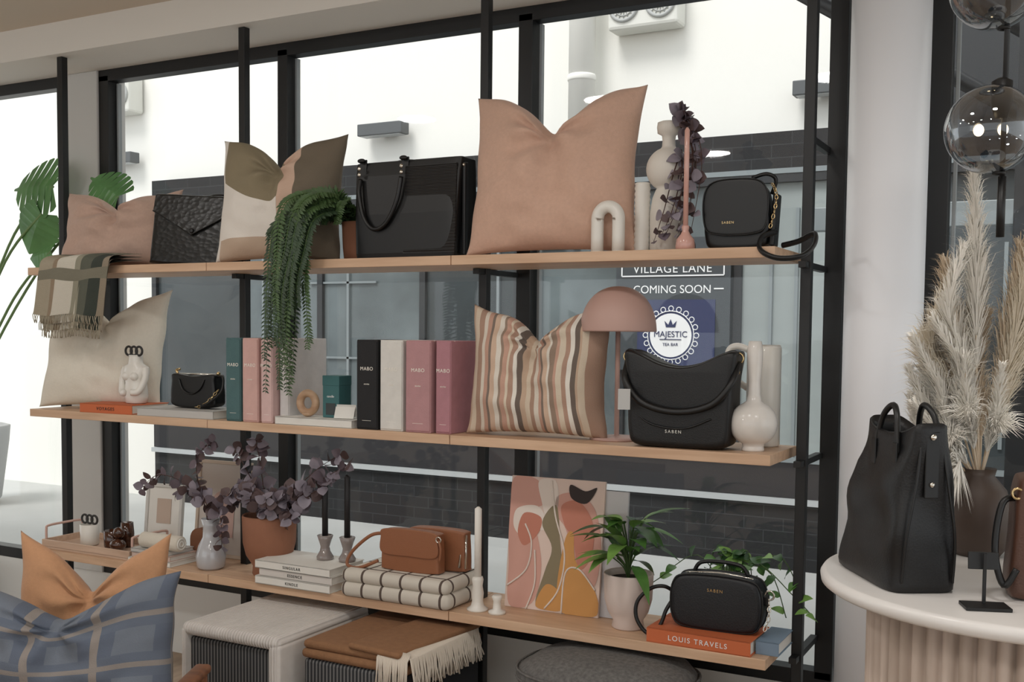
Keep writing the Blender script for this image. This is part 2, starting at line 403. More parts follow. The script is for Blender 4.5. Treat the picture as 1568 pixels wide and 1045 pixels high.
# ------------------------------------------------------------ throw over shelf
def throwm(nt,u,v):
    c=ramp(nt,u,[(0,(168,158,138)),(.20,(150,132,110)),(.28,(208,202,188)),(.52,(150,146,128)),(.60,(92,94,82)),(.78,(58,64,57)),(.92,(146,134,116))])
    return mix_(nt,band(nt,v,2.2,.1,.13),c,lin((126,122,106)))
TH=uvmat('throw_wool',throwm,bump=.6)
a=Acc()
def sheet(x0,x1,path,sk,off):
    n=24; vs=[];uv=[];fs=[]; P=catmull(path,6)
    for j,p in enumerate(P):
        f=j/(len(P)-1)
        for i in range(n+1):
            u=i/n; x=x0+(x1-x0)*u+sk*f*f
            wob=.009*math.sin(u*14+off)*f
            vs.append((x,p.y+wob,p.z+.005*math.sin(u*9+j*.3))); uv.append((u,f))
    m=len(P)
    for j in range(m-1):
        for i in range(n):
            q=j*(n+1)+i; fs.append((q,q+1,q+n+2,q+n+1))
    a.add(vs,fs,TH,True,uv)
    return vs[-(n+1):]
rnd=random.Random(2)
for k,(dy,zz) in enumerate(((0,-.19),(.012,-.22),(.024,-.245))):
    e=sheet(.22+.02*k,.60,[(0,-.13,.045-dy),(0,-.2,.045-dy),(0,-.252+dy*.5-.02,.03-dy),(0,-.268+dy*.5-.01,-.02),(0,-.27+dy*.5,-.10),(0,-.262+dy*.5,zz)],-.09,k*1.3)
    for i in range(len(e)-1):
        for q in range(2):
            p=Vector(e[i]).lerp(Vector(e[i+1]),q*.5); rx=rnd.uniform(-.006,.006)
            a.tube([p,p+Vector((rx,-.002,-.015)),p+Vector((rx*2,0,-.032))],.0016,TH,5)
a.finish('plaid_throw',(.0,0,ZT))

# ------------------------------------------------------------ TOP SHELF
def rect(w,h,x=0,z=0,r=.02,tw=None):
    tw=tw or w
    return [(x-w/2+r,0,z),(x,0,z),(x+w/2-r,0,z),(x+w/2,0,z+r),(x+(w+tw)/4,0,z+h/2),(x+tw/2,0,z+h-r),(x+tw/2-r,0,z+h),(x,0,z+h),(x-tw/2+r,0,z+h),(x-tw/2,0,z+h-r),(x-(w+tw)/4,0,z+h/2),(x-w/2,0,z+r)]
a=Acc(); a.M=RX(-.16)@RY(R(4))
a.slab(rect(.32,.27,0,0,.015,.35),.045,CROC,puff=.5)
fv=[(-.172,-.024,.262),(.172,-.024,.262),(.17,-.0275,.20),(.02,-.034,.115),(-.17,-.0275,.20)]
a.add(fv+[(x,y+.006,z) for x,y,z in fv],[[0,1,2,3,4],[0,5,6,1],[1,6,7,2],[2,7,8,3],[3,8,9,4],[4,9,5,0]],CROC,False)
a.tube([(-.172,-.027,.20),(.02,-.034,.113),(.172,-.027,.20)],.0025,LEATHS,6)
a.sphere((.02,-.036,.128),(.010,.005,.010),BLACKM,12)
a.M=T(.13,.05,0)@RX(-.12); a.slab(rect(.16,.275,0,0,.02),.05,LEATH,puff=.5)
a.finish('textured_clutch_bag',(.80,-.10,ZT),R(10))
# tote bag
a=Acc()
rings=[]
for z,w,d in ((0,.375,.13),(.006,.392,.145),(.02,.396,.15),(.15,.405,.145),(.28,.415,.12),(.325,.42,.10),(.328,.416,.092),(.31,.41,.085),(.10,.38,.11)):
    rings.append(sring(w,d,14,z,N=72))
a.loft(rings,LEATHS,smooth=False)
a.box((.20,.006,.29),(.10,-.073,.158),RIBL,.002,M=RX(R(-2.5)))
for x in (-.175,-.005):
    a.box((.028,.006,.07),(x,-.070,.30),LEATHS,.002,M=RX(R(-3))); a.sphere((x,-.078,.305),(.007,.004,.007),SILV,12); a.sphere((x,-.078,.285),(.007,.004,.007),SILV,12)
    a.sphere((x,-.066,.333),(.016,.008,.008),LEATHS,12)
a.tube(catmull([(-.175,-.070,.27),(-.172,-.082,.22),(-.15,-.086,.14),(-.11,-.084,.10),(-.06,-.084,.12),(-.02,-.083,.19),(-.005,-.078,.27)],6),.0075,LEATHS,8)
a.tube(catmull([(-.175,.052,.30),(-.16,.06,.33),(-.09,.062,.345),(-.02,.06,.335),(-.005,.052,.30)],6),.006,LEATHS,8)
a.box((.012,.02,.30),(.212,-.03,.16),LEATHS,.003)
a.sphere((.212,-.04,.30),(.005,.006,.006),SILV,10)
a.finish('black_tote_bag',(1.815,-.075,ZT))
# fern
rnd=random.Random(7)
FG=mat('fern_green',(64,88,48),.55,var=.25,vscale=30); FG2=mat('fern_green_dark',(44,64,40),.55,var=.2,vscale=30)
a=Acc()
a.lathe([(.036,0),(.048,.004),(.053,.05),(.056,.12),(.058,.14),(.053,.14),(.050,.12),(0,.118)],TERRA)
a.lathe([(.05,.119),(0,.125)],SOIL,seg=20)
def frond(pts,L0,m):
    P=catmull(pts,14); n=len(P)
    a.tube(P,[.0022*(1-i/n)+.0006 for i in range(n)],STEM,5)
    for i in range(3,n-1):
        t=i/n; d=(P[i+1]-P[i-1]).normalized(); L=L0*min(1,t*5)*(1-t*.65)
        side=d.cross(Vector((0,-1,.35))).normalized()
        for q in (-1,1):
            dd=(side*q+d*.45+Vector((0,-.15+rnd.uniform(-.25,.25),rnd.uniform(-.15,.05)))).normalized()
            a.leaf(frame(P[i],dd,(0,-1,.4)),L,L*.36,m,.25,.2,3)
for k in range(24):
    ex=rnd.uniform(-.20,.0); ez=-.46*rnd.uniform(.35,1) if k>3 else rnd.uniform(-.47,-.38); yy=-.235-rnd.uniform(0,.06)
    if ez<-.33: ex=rnd.uniform(-.17,-.07)
    ax=ex*.7+rnd.uniform(-.05,.02)
    pk=rnd.uniform(.16,.235)
    frond([(rnd.uniform(-.02,.02),rnd.uniform(-.02,.02),.12),(ax*.5,-.08,pk),(ax,yy+.045,pk-.04),(ax+(ex-ax)*.3,yy,.02),(ex,yy-.01,ez*.5),(ex+rnd.uniform(-.02,.02),yy-.005,ez)],.047,rnd.choice([FG,FG2]))
for k in range(12):
    t=rnd.uniform(-3.0,-.3); frond([(0,0,.12),(.05*math.cos(t)-.02,-.02+.03*math.sin(t),.19),(.12*math.cos(t)-.05,-.05+.07*math.sin(t),.20),(.15*math.cos(t)-.06,-.07+.09*math.sin(t),.12)],.036,rnd.choice([FG,FG2]))
a.finish('potted_fern',(1.545,-.03,ZT),recalc=False)
# arch vase
a=Acc()
P=[(-.034,0,0),(-.034,0,.09)]+[(-.034*math.cos(t),0,.10+.036*math.sin(t)) for t in [pi*i/10 for i in range(11)]]+[(.034,0,.09),(.034,0,0)]
a.tube(catmull(P,2),.019,CERAM,16); a.ring((-.034,0,.002),.016,.004,CERAM,'Z'); a.ring((.034,0,.002),.016,.004,CERAM,'Z')
a.finish('arch_vase',(2.555,-.16,ZT))
a=Acc(); pr=[(.0,0),(.022,0)]
for i in range(12): pr+=[(.0245,.008+i*.017),(.022,.016+i*.017)]
pr+=[(.024,.21),(.019,.212),(.018,.03),(0,.03)]
a.lathe(pr,CERAM,seg=28); a.finish('ribbed_glass_candle',(2.632,-.08,ZT))
EU=[mat('eucalyptus_purple',(102,90,98),.6,var=.2,vscale=20),mat('eucalyptus_mauve',(136,128,138),.6,var=.2,vscale=20),mat('eucalyptus_brown',(88,70,70),.6,var=.2,vscale=20)]
EB=mat('eucalyptus_stem',(72,44,36),.7)
def euc(a,pts,rnd,size=.026,step=2,n=10,mats=EU,start=.1):
    P=catmull(pts,n); N=len(P)
    a.tube(P,[.0025*(1-.7*i/N) for i in range(N)],EB,5)
    for i in range(int(N*start)+1,N,step):
        d=(P[min(i+1,N-1)]-P[i-1]).normalized(); sd=d.orthogonal().normalized(); sd.rotate(Matrix.Rotation(rnd.uniform(0,pi),3,d))
        for q in (-1,1):
            dd=(sd*q+d*rnd.uniform(.0,.6)).normalized(); s_=size*rnd.uniform(.7,1.2)*(1-.35*i/N)
            a.leaf(frame(P[i],dd,(rnd.uniform(-1,1),-.9,rnd.uniform(-.2,1))),s_*1.25,s_*1.15,rnd.choice(mats),rnd.uniform(0,.4),.15,5,tip=.75,base=.8)
a=Acc()
pr=[(0,0),(.046,0),(.052,.004),(.053,.12),(.046,.165),(.036,.19)]
for i in range(13):
    t=-1.05+i*(2.25/12); pr.append((.066*math.cos(t),.25+.066*math.sin(t)))
pr+=[(.020,.318),(.019,.335),(.021,.35),(.034,.357),(.036,.374),(.034,.388),(.026,.391),(.02,.37),(0,.36)]
a.lathe(pr,CERAMM)
rnd=random.Random(11)
for k in range(6):
    x=rnd.uniform(.075,.125); a2=-rnd.uniform(.02,.06)
    euc(a,[(0,0,.375),(.04,a2*.4,.405),(x*.8,a2,.35),(x,a2*1.2,.24),(x-.03,a2*1.4,rnd.uniform(.01,.14))],rnd,.038,3,7,start=.22)
for k in range(3):
    x=rnd.uniform(.02,.07); euc(a,[(.05,-.03,.30),(x+.02,-.075,.22),(x,-.09,.12),(x-.03,-.09,rnd.uniform(.02,.06))],rnd,.036,3,7,start=.1)
a.finish('vase_with_eucalyptus',(2.705,-.06,ZT),recalc=False)
PK=mat('pink_glass',(206,160,148),.2,coat=.3)
a=Acc(); a.lathe([(0,0),(.024,0),(.028,.006),(.026,.03),(.014,.045),(.009,.055),(.011,.065),(.010,.07),(0,.07)],PK); a.lathe([(.0075,.065),(.0075,.34),(.003,.348)],PK,seg=14)
a.finish('pink_candlestick',(2.80,-.17,ZT))
def chain(a,pts,m,r=.007,th=.0016):
    P=catmull(pts,10); last=P[0]; k=0
    for i in range(1,len(P)):
        if (P[i]-last).length>r*1.5:
            d=(P[i]-last).normalized(); M=frame(P[i],d,(0,0,1) if abs(d.z)<.9 else (1,0,0))@RY(pi/2*(k%2))
            a.ring((0,0,0),r,th,m,'Z',M=M,n=10,sx=.6); last=P[i]; k+=1
a=Acc()
ol=[(-.075,0,.006),(0,0,0),(.075,0,.006),(.092,0,.04),(.094,0,.10),(.085,0,.165),(.06,0,.19),(0,0,.195),(-.06,0,.19),(-.085,0,.165),(-.094,0,.10),(-.092,0,.04)]
a.slab(ol,.08,LEATHS,puff=.6)
fl=[(-.084,0,.06),(-.05,0,.045),(0,0,.042),(.05,0,.045),(.084,0,.06),(.094,0,.12),(.088,0,.17),(.062,0,.196),(0,0,.202),(-.062,0,.196),(-.088,0,.17),(-.094,0,.12)]
a.slab(fl,.012,LEATHS,M=T(0,-.044,0),puff=.5); a.tube(catmull([Vector(p)+Vector((0,-.05,0)) for p in fl],5,True),.0018,LEATHS,6,True)
a.text('SABEN',.010,GOLD,T(-.02,-.052,.075),sx=1.3)
a.tube(catmull([(.093,0,.16),(.105,-.01,.20),(.08,-.02,.215),(.04,-.02,.205)],5),.006,LEATHS,6)
chain(a,[(.098,-.03,.19),(.115,-.045,.15),(.11,-.05,.10),(.10,-.05,.06)],GOLD)
a.box((.014,.06,.15),(.100,.0,.09),LEATHS,.005,M=RY(R(3)))
a.tube(catmull([(.11,-.02,.05),(.09,-.10,.03),(.10,-.17,-.01),(.15,-.19,-.035),(.21,-.17,-.03),(.235,-.13,0),(.23,-.09,.035),(.18,-.05,.02),(.13,-.02,.012)],6),.0065,LEATHS,8,flat=1.3)
a.finish('black_saddle_bag',(2.925,-.065,ZT+.001),R(3))

# ------------------------------------------------------------ MID SHELF
def book(a,x,y,z,w,d,t,cov,label=None,lm=None,rz=0,hard=True):
    M=T(x,y,z)@RZ(rz)
    a.box((w,d,.003),(0,0,.0015),cov,.0008,M=M); a.box((w,d,.003),(0,0,t-.0015),cov,.0008,M=M); a.box((w,.004,t),(0,-d/2+.002,t/2),cov,.001,M=M)
    a.box((w-.008,d-.008,t-.006),(0,.002,t/2),PAPER,0,M=M)
    if label: a.text(label,t*.5,lm,M@T(0,-d/2-.001,t*.32),sx=1.25)
ORG=mat('orange_cloth',(198,104,62),.7); GREYB=mat('grey_board',(188,186,182),.8); DKT=mat('dark_print',(50,48,46),.7)
a=Acc(); book(a,0,0,0,.27,.2,.036,ORG,'VOYAGES',DKT); a.finish('orange_book',(.475,-.115,ZM),R(3))
a=Acc(); book(a,0,0,0,.37,.2,.030,GREYB,None); a.finish('grey_book',(.835,-.11,ZM),R(2))
a=Acc()
a.loft([sring(w,d,2.3,z,0,oy) for z,w,d,oy in ((0,.075,.06,0),(.004,.085,.07,0),(.03,.10,.075,0),(.055,.098,.07,-.0),(.08,.088,.066,0),(.10,.094,.07,0),(.125,.11,.072,0),(.145,.108,.06,0),(.155,.06,.05,0),(.175,.05,.048,0),(.19,.055,.05,0),(.188,.045,.04,0),(.17,.03,.03,0))],CERAM)
for x in (-.022,.022): a.sphere((x,-.028,.107),(.018,.018,.017),CERAM,16)
a.tube(catmull([(-.05,0,.14),(-.06,-.01,.10),(-.045,-.03,.05),(-.02,-.045,.04)],5),[.016]*4+[.013]*20,CERAM,10)
a.tube(catmull([(.05,0,.14),(.06,-.01,.10),(.045,-.03,.05),(.02,-.045,.045)],5),[.016]*4+[.013]*20,CERAM,10)
for x in (-.028,.0,.028): a.ring((x,-.01,.205),.017,.0045,DKT,'Y')
a.finish('torso_vase',(.545,-.12,ZM+.037))
a=Acc(); a.lathe([(0,0),(.02,0),(.03,.01),(.035,.04),(.033,.075),(.022,.10),(0,.108)],CERAMM); a.finish('egg_ornament',(.715,-.04,ZM+.031))
a=Acc()
a.slab([(-.095,0,.008),(0,0,0),(.095,0,.008),(.108,0,.04),(.103,0,.10),(.095,0,.13),(0,0,.122),(-.095,0,.13),(-.103,0,.10),(-.108,0,.04)],.065,LEATHS,puff=.5)
a.tube([(-.095,-.006,.128),(.095,-.006,.128)],.004,SILV,8); a.tube(catmull([(-.095,0,.128),(-.102,0,.142),(-.085,0,.146)],4),.005,GOLD,8); a.sphere((.098,0,.132),.008,GOLD,12)
a.tube(catmull([(.10,-.01,.12),(.135,-.02,.12),(.14,-.035,.07),(.10,-.05,.03),(.06,-.055,.01)],6),.005,LEATHS,8)
chain(a,[(.02,-.045,.008),(.06,-.05,.012),(.10,-.048,.04),(.13,-.04,.075)],GOLD,.008)
a.tube(catmull([(-.06,-.034,.11),(-.04,-.037,.07),(0,-.038,.055),(.04,-.037,.075),(.06,-.034,.11)],5),.003,LEATHS,6)
a.finish('small_black_handbag',(.86,-.11,ZM+.031),R(4))
def boxfile(x,w,col,h=.30,d=.21,y=-.10,txt='MABO',tc=(235,230,220)):
    m=mat('linen_box',col,.8,bump=.3,bscale=300,var=.05,vscale=30); a=Acc(); tm=mat('foil_print',tc,.5)
    a.box((w-.003,d,h),(0,0,h/2),m,.003)
    a.box((w-.008,.004,h-.012),(0,-d/2-.001,h/2),m,.0015)
    a.box((w+.0005,.003,.0015),(0,-d/2+.02,h-.001),tm,0)
    a.text(txt,.017,tm,T(0,-d/2-.0035,h*.66),sx=1.15); a.text('stories',.008,tm,T(0,-d/2-.0035,h*.50)); a.box((w*.4,.001,.001),(0,-d/2-.003,h*.10),tm,0)
    a.finish('linen_keepsake_box',(x,y,ZM))
boxfile(1.125,.072,(74,104,106)); boxfile(1.205,.075,(208,168,160)); boxfile(1.28,.055,(212,180,176)); boxfile(1.335,.045,(206,202,200),y=-.07)
boxfile(1.712,.088,(30,30,32)); boxfile(1.810,.092,(216,213,207)); boxfile(1.915,.10,(180,136,138)); boxfile(2.005,.06,(174,124,132),y=-.09)
a=Acc(); book(a,0,0,0,.33,.12,.028,PAPER,None); a.finish('white_book',(1.49,-.155,ZM))
TW=wood('ring_wood',(176,140,110),(200,168,138))
a=Acc(); a.ring((0,0,.048),.034,.014,TW,'Y'); a.sphere((.0,-.0,.010),(.02,.02,.010),TW,16); a.finish('wooden_ring_ornament',(1.435,-.17,ZM+.0285))
a=Acc(); TEAL=mat('teal_box',(60,106,108),.6)
a.box((.07,.07,.115),(0,0,.0575),TEAL,.002); a.box((.072,.072,.035),(0,0,.128),TEAL,.002); a.text('candle',.012,SW,T(0,-.0365,.07)); a.box((.04,.001,.04),(0,-.0358,.03),SGD,0)
a.finish('teal_candle_box',(1.53,-.13,ZM+.0285))
a=Acc(); a.lathe([(0,0),(.022,0),(.026,.01),(.024,.05),(.010,.06),(.010,.072),(0,.072)],SMOKEG)
rnd=random.Random(3)
for k in range(8):
    a.tube([(0,0,.02),(rnd.uniform(-.035,.035),rnd.uniform(-.02,.02),.24)],.0016,DKT,5)
a.finish('reed_diffuser',(1.625,-.03,ZM))
a=Acc(); a.box((.075,.002,.042),(0,0,.022),PAPER,0,M=RX(R(-20))); a.box((.075,.002,.042),(0,.028,.022),PAPER,0,M=RX(R(10))); a.finish('price_card',(1.60,-.185,ZM+.029),R(8))
LP=mat('lamp_blush',(188,154,143),.5)
a=Acc(); a.lathe([(0,0),(.082,0),(.084,.003),(.082,.008),(.02,.010),(.008,.014),(.0075,.36),(0,.36)],LP,seg=40)
pr=[(.112,.335),(.118,.335),(.1185,.340)]
for i in range(1,13):
    t=pi/2*i/12; pr.append((.118*math.cos(t)**.9 if i<12 else .0001,.340+.135*math.sin(t)))
pr2=[(r*.97,z-.003) for r,z in pr[2:]][::-1]
a.lathe(pr2[:-1]+pr,LP,seg=48)
a.finish('mushroom_table_lamp',(2.545,-.045,ZM))
a=Acc()
ol=[(-.13,0,.006),(-.05,0,0),(.05,0,0),(.13,0,.006),(.15,0,.035),(.155,0,.12),(.158,0,.20),(.168,0,.27),(.155,0,.283),(.12,0,.272),(.06,0,.245),(0,0,.235),(-.06,0,.245),(-.12,0,.272),(-.155,0,.283),(-.168,0,.27),(-.158,0,.20),(-.155,0,.12),(-.15,0,.035)]
a.slab(ol,.12,LEATH,puff=.45)
a.tube(catmull([(p[0],-.035,p[2]) for p in ol[7:16]],5),.003,LEATHS,6)
a.tube(catmull([(-.165,-.02,.25),(-.155,-.065,.19),(-.10,-.072,.13),(0,-.075,.108),(.10,-.072,.13),(.155,-.065,.19),(.165,-.02,.25)],8),.008,LEATHS,8,flat=1.3)
a.tube(catmull([(-.15,-.05,.12),(-.08,-.063,.07),(.02,-.066,.06),(.10,-.062,.09)],6),.003,LEATH,6)
for q in (-1,1):
    a.ring((q*.163,-.02,.262),.015,.003,GOLD,'Y'); a.box((.022,.01,.03),(q*.163,-.018,.235),LEATHS,.003); a.ring((q*.16,-.03,.225),.010,.0025,GOLD,'Y'); a.sphere((q*.158,-.028,.278),.006,GOLD,10)
a.text('SABEN',.013,SILV,T(-.01,-.062,.045),sx=1.4)
a.box((.035,.002,.06),(-.172,-.05,.14),mat('swing_tag',(190,190,188),.7),0,M=RZ(R(20)))
a.finish('black_shoulder_bag',(2.795,-.145,ZM),R(2))
a=Acc(); a.lathe([(0,0),(.045,0),(.05,.006),(.05,.29),(.046,.30),(.043,.29),(.043,.02),(0,.02)],CERAM)
a.tube(catmull([(-.048,0,.285),(-.08,0,.295),(-.105,0,.285),(-.11,0,.25),(-.09,0,.20),(-.048,0,.17)],6),.010,CERAM,10)
a.finish('white_jug',(2.985,.02,ZM),R(0))
a=Acc()
pr=[(0,0),(.03,0),(.032,.005),(.030,.012)]
for i in range(14):
    t=-1.15+i*(2.3/13); pr.append((.067*math.cos(t)**.85,.078+.062*math.sin(t)))
pr+=[(.022,.142),(.018,.16),(.0175,.20),(.0215,.245),(.0225,.28),(.0185,.31),(.015,.312),(.013,.29),(0,.28)]
a.lathe(pr,mat('bottle_glaze',(222,217,211),.25,var=.04,vscale=25,coat=.2),seg=40); a.finish('bottle_vase',(3.0,-.135,ZM))

# ------------------------------------------------------------ BOTTOM SHELF
TRM=wood('tray_wood',(186,156,134),(206,178,156))
a=Acc(); a.box((.50,.22,.012),(0,0,.006),TRM,.002)
for y in (-.106,.106): a.box((.50,.008,.03),(0,y,.022),TRM,.002)
for x in (-.246,.246):
    a.box((.008,.204,.03),(x,0,.022),TRM,.002)
    a.tube(catmull([(x,-.09,.03),(x,-.09,.075),(x,-.08,.088),(x,0,.09),(x,.08,.088),(x,.09,.075),(x,.09,.03)],4),.005,mat('tray_handle',(206,170,158),.4),8)
a.finish('serving_tray',(.335,-.09,ZB))
a=Acc(); a.lathe([(0,0),(.032,0),(.036,.004),(.039,.085),(.037,.086),(.033,.08),(.031,.01),(0,.01)],CERAM)
for x in (-.028,.0,.028): a.ring((x,0,.105),.017,.0045,DKT,'Y')
a.finish('ceramic_tumbler',(.25,-.10,ZB+.013))
TORT=mat('tortoiseshell',(70,40,26),.15,var=.6,vscale=35,coat=.4)
a=Acc(); a.lathe([(0,0),(.028,0),(.032,.01),(.034,.07),(.030,.072),(.028,.012),(0,.012)],TORT); a.sphere((.065,-.03,.025),(.035,.03,.025),TORT,18); a.sphere((.06,-.02,.07),(.026,.022,.024),TORT,14); a.lathe([(.0,0),(.026,0),(.028,.05),(.024,.10),(.02,.10),(0,.09)],TORT,loc=(.03,.05,0)); a.finish('tortoiseshell_candle',(.38,-.10,ZB+.013))
a=Acc(); book(a,0,0,0,.22,.15,.02,PAPER); book(a,0.005,0,.02,.20,.14,.02,mat('blush_cover',(205,180,168),.7)); book(a,-.005,0,.04,.19,.14,.016,GREYB); a.finish('stack_of_books',(.70,-.135,ZB))
def frameobj(name,w,h,fm,im,loc,rz=0,lean=.14,draw=None):
    a=Acc(); a.M=RX(-lean)
    for x in (-w/2,w/2): a.box((.014,.018,h),(x,0,h/2),fm,.002)
    for z in (.007,h-.007): a.box((w,.018,.014),(0,0,z),fm,.002)
    a.box((w-.01,.008,h-.01),(0,.002,h/2),im,0)
    if draw: draw(a)
    a.finish(name,loc,rz)
def mount(a): a.box((.07,.002,.10),(0,-.004,.13),mat('print_beige',(190,170,155),.8),0)
frameobj('small_picture_frame',.17,.24,mat('frame_white',(205,203,198),.6),PAPER,(.54,.015,ZB+.03),R(6),.1,mount)
def arch(a):
    pts=[(-.06,-.005,.08)]+[(-.06*math.cos(t),-.005,.20+.06*math.sin(t)) for t in [pi*i/12 for i in range(13)]]+[(.06,-.005,.08)]
    a.add(pts,[list(range(len(pts)))],mat('print_rose',(194,162,152),.8),False)
frameobj('picture_frame',.25,.38,mat('frame_pale_wood',(196,178,160),.6),mat('print_ground',(196,186,178),.8),(.83,.035,ZB),R(2),.1,arch)
a=Acc(); pts=[(-.045,0,0),(.045,0,0)]+[(.045*math.cos(t),0,.08+.045*math.sin(t)) for t in [pi*i/12 for i in range(13)]]
n=len(pts); v=[(p[0],-.02,p[2]) for p in pts]+[(p[0],.02,p[2]) for p in pts]
a.add(v,[list(range(n)),list(range(n,2*n))[::-1]]+[(i,(i+1)%n,n+(i+1)%n,n+i) for i in range(n)],BRTERRA,False)
a.add([(-.015,-.021,.01),(.015,-.021,.01),(.015,-.021,.05),(0,-.021,.065),(-.015,-.021,.05)],[[0,1,2,3,4]],TERRA,False)
a.finish('arch_ornament',(.80,-.03,ZB))
a=Acc(); 
a.lathe([(0,-.10),(.026,-.10),(.03,-.095),(.03,.095),(.026,.10),(0,.10)],mat('rolled_linen',(214,206,192),.9,bump=.4,bscale=120),M=RY(pi/2))
a.ring((-.101,0,0),.02,.003,PAPER,'X'); a.ring((.101,0,0),.02,.003,PAPER,'X'); a.ring((.101,0,0),.01,.003,PAPER,'X')
a.finish('rolled_towel',(.735,-.175,ZB+.03+.057))
a=Acc()
a.lathe([(0,0),(.04,0),(.052,.01),(.056,.05),(.045,.09),(.030,.12),(.028,.16),(.036,.19),(.034,.19),(.026,.16),(.028,.12),(.042,.09),(.052,.05),(.048,.014),(0,.008)],mat('pale_glass',(186,187,191),.12,coat=.5))
rnd=random.Random(21)
euc(a,[(0,0,.10),(-.02,-.01,.24),(-.12,-.02,.32),(-.24,-.03,.34),(-.33,-.03,.28)],rnd,.042,2,9,start=.25)
euc(a,[(0,0,.10),(-.03,0,.24),(-.06,-.01,.36),(-.03,-.02,.44),(.03,-.02,.48)],rnd,.042,2,9,start=.25)
euc(a,[(0,0,.10),(.02,-.02,.22),(.07,-.04,.24),(.10,-.05,.18),(.11,-.06,.10)],rnd,.042,2,9,start=.25)
euc(a,[(0,0,.10),(-.01,-.01,.24),(-.06,-.01,.29),(-.15,-.03,.27)],rnd,.042,2,9,start=.25)
a.finish('glass_vase_with_eucalyptus',(.945,-.135,ZB),recalc=False)
a=Acc()
a.lathe([(0,0),(.058,0),(.062,.006),(.060,.035),(.085,.075),(.096,.12),(.099,.215),(.097,.222),(.090,.215),(.088,.13),(0,.12)],TERRA,seg=44)
a.lathe([(.089,.19),(0,.20)],SOIL)
rnd=random.Random(31)
for k in range(17):
    t=rnd.uniform(0,2*pi); r=rnd.uniform(.06,.17); h=rnd.uniform(.27,.38)
    euc(a,[(0,0,.19),(r*.4*math.cos(t),r*.3*math.sin(t)-.01,.27),(r*math.cos(t),r*.5*math.sin(t)-.03,h*.85),(r*1.3*math.cos(t),r*.55*math.sin(t)-.05,h*.85+rnd.uniform(-.05,.05))],rnd,.048,2,7,start=.3)
for (x,h) in ((.32,.38),(.40,.44),(.36,.47),(.22,.35),(-.12,.46),(-.02,.50)):
    euc(a,[(0,0,.19),(x*.3,-.02,.30),(x*.7,-.04,h-.06),(x,-.05,h)],rnd,.048,2,8,start=.3)
a.finish('potted_eucalyptus',(1.195,-.095,ZB),recalc=False)
a=Acc()
book(a,0,0,0,.33,.2,.028,PAPER,'KINDLE',DKT); book(a,.01,0,.028,.32,.19,.028,mat('pale_cover',(212,206,200),.7),'ESSENCE',DKT); book(a,0,.0,.056,.33,.2,.028,PAPER,'SINGULAR',DKT)
a.finish('stack_of_books',(1.41,-.13,ZB))
FLG=mat('fluted_glass',(140,130,126),.12,coat=.5); TAPB=mat('black_taper',(24,22,24),.5)
for nm,x,y,z,h in (('candlestick_with_black_taper',1.455,-.10,ZB+.0845,.20),('candlestick_with_black_taper',1.545,-.09,ZB+.0845,.23)):
    a=Acc(); a.lathe([(0,0),(.030,0),(.031,.01),(.019,.03),(.016,.045),(.022,.065),(.029,.086),(.025,.088),(.010,.06),(0,.06)],FLG,seg=12)
    a.lathe([(0,.05),(.011,.05),(.011,.07+h),(.004,.078+h),(0,.08+h)],TAPB,seg=14); a.finish(nm,(x,y,z))
def towelmat():
    m=bpy.data.materials.new('windowpane_check'); m.use_nodes=True; nt=m.node_tree; b=nt.nodes['Principled BSDF']; b.inputs['Roughness'].default_value=.95
    tc=nt.nodes.new('ShaderNodeTexCoord'); sp=nt.nodes.new('ShaderNodeSeparateXYZ'); nt.links.new(tc.outputs['Object'],sp.inputs[0])
    f=math_(nt,'MAXIMUM',band(nt,sp.outputs[0],13,.1,.06),band(nt,sp.outputs[1],10,.3,.05))
    c=mix_(nt,f,lin((220,213,201)),lin((96,82,74))); nt.links.new(c,b.inputs['Base Color'])
    n=nt.nodes.new('ShaderNodeTexNoise'); n.inputs['Scale'].default_value=250; bp=nt.nodes.new('ShaderNodeBump'); bp.inputs['Strength'].default_value=.5; bp.inputs['Distance'].default_value=.004
    nt.links.new(n.outputs['Fac'],bp.inputs['Height']); nt.links.new(bp.outputs[0],b.inputs['Normal']); return m
a=Acc(); TM=towelmat()
for k,(hh,zz) in enumerate(((.052,.0265),(.046,.0725))):
    a.box((.43-.006*k,.25-.004*k,hh),(-.003*k,0,zz),TM,.022,seg=5,smooth=True)
a.finish('folded_check_blanket',(1.835,-.11,ZB))
a=Acc()
ol=[(-.10,0,.004),(0,0,0),(.10,0,.004),(.112,0,.02),(.108,0,.115),(.10,0,.138),(0,0,.143),(-.10,0,.138),(-.108,0,.115),(-.112,0,.02)]
a.slab(ol,.05,TAN,M=T(-.03,-.03,0),puff=.3); a.slab(ol,.05,TAN,M=T(.03,.045,.0),puff=.3)
fl=[(-.104,0,.06),(0,0,.056),(.104,0,.06),(.110,0,.115),(.10,0,.141),(0,0,.147),(-.10,0,.141),(-.110,0,.115)]
a.slab(fl,.008,TAN,M=T(-.03,-.057,0),puff=.3)
a.ring((.085,-.06,.122),.009,.0022,SILV,'Y'); a.tube(catmull([(.085,-.058,.12),(.095,-.062,.09),(.09,-.062,.05)],4),.004,TAN,6)
a.tube(catmull([(-.13,-.03,.12),(-.19,-.04,.11),(-.26,-.05,.05),(-.275,-.06,.005),(-.22,-.07,-.0),(-.15,-.06,.03)],6),.006,TAN,8)
for x in (.12,.145): a.tube([(x,.02+(.145-x),.13),(x+.004,.01,.02)],.004,SILV,6)
a.finish('tan_crossbody_bag',(1.885,-.11,ZB+.094),R(2))
WAX=mat('white_wax',(232,228,220),.6)
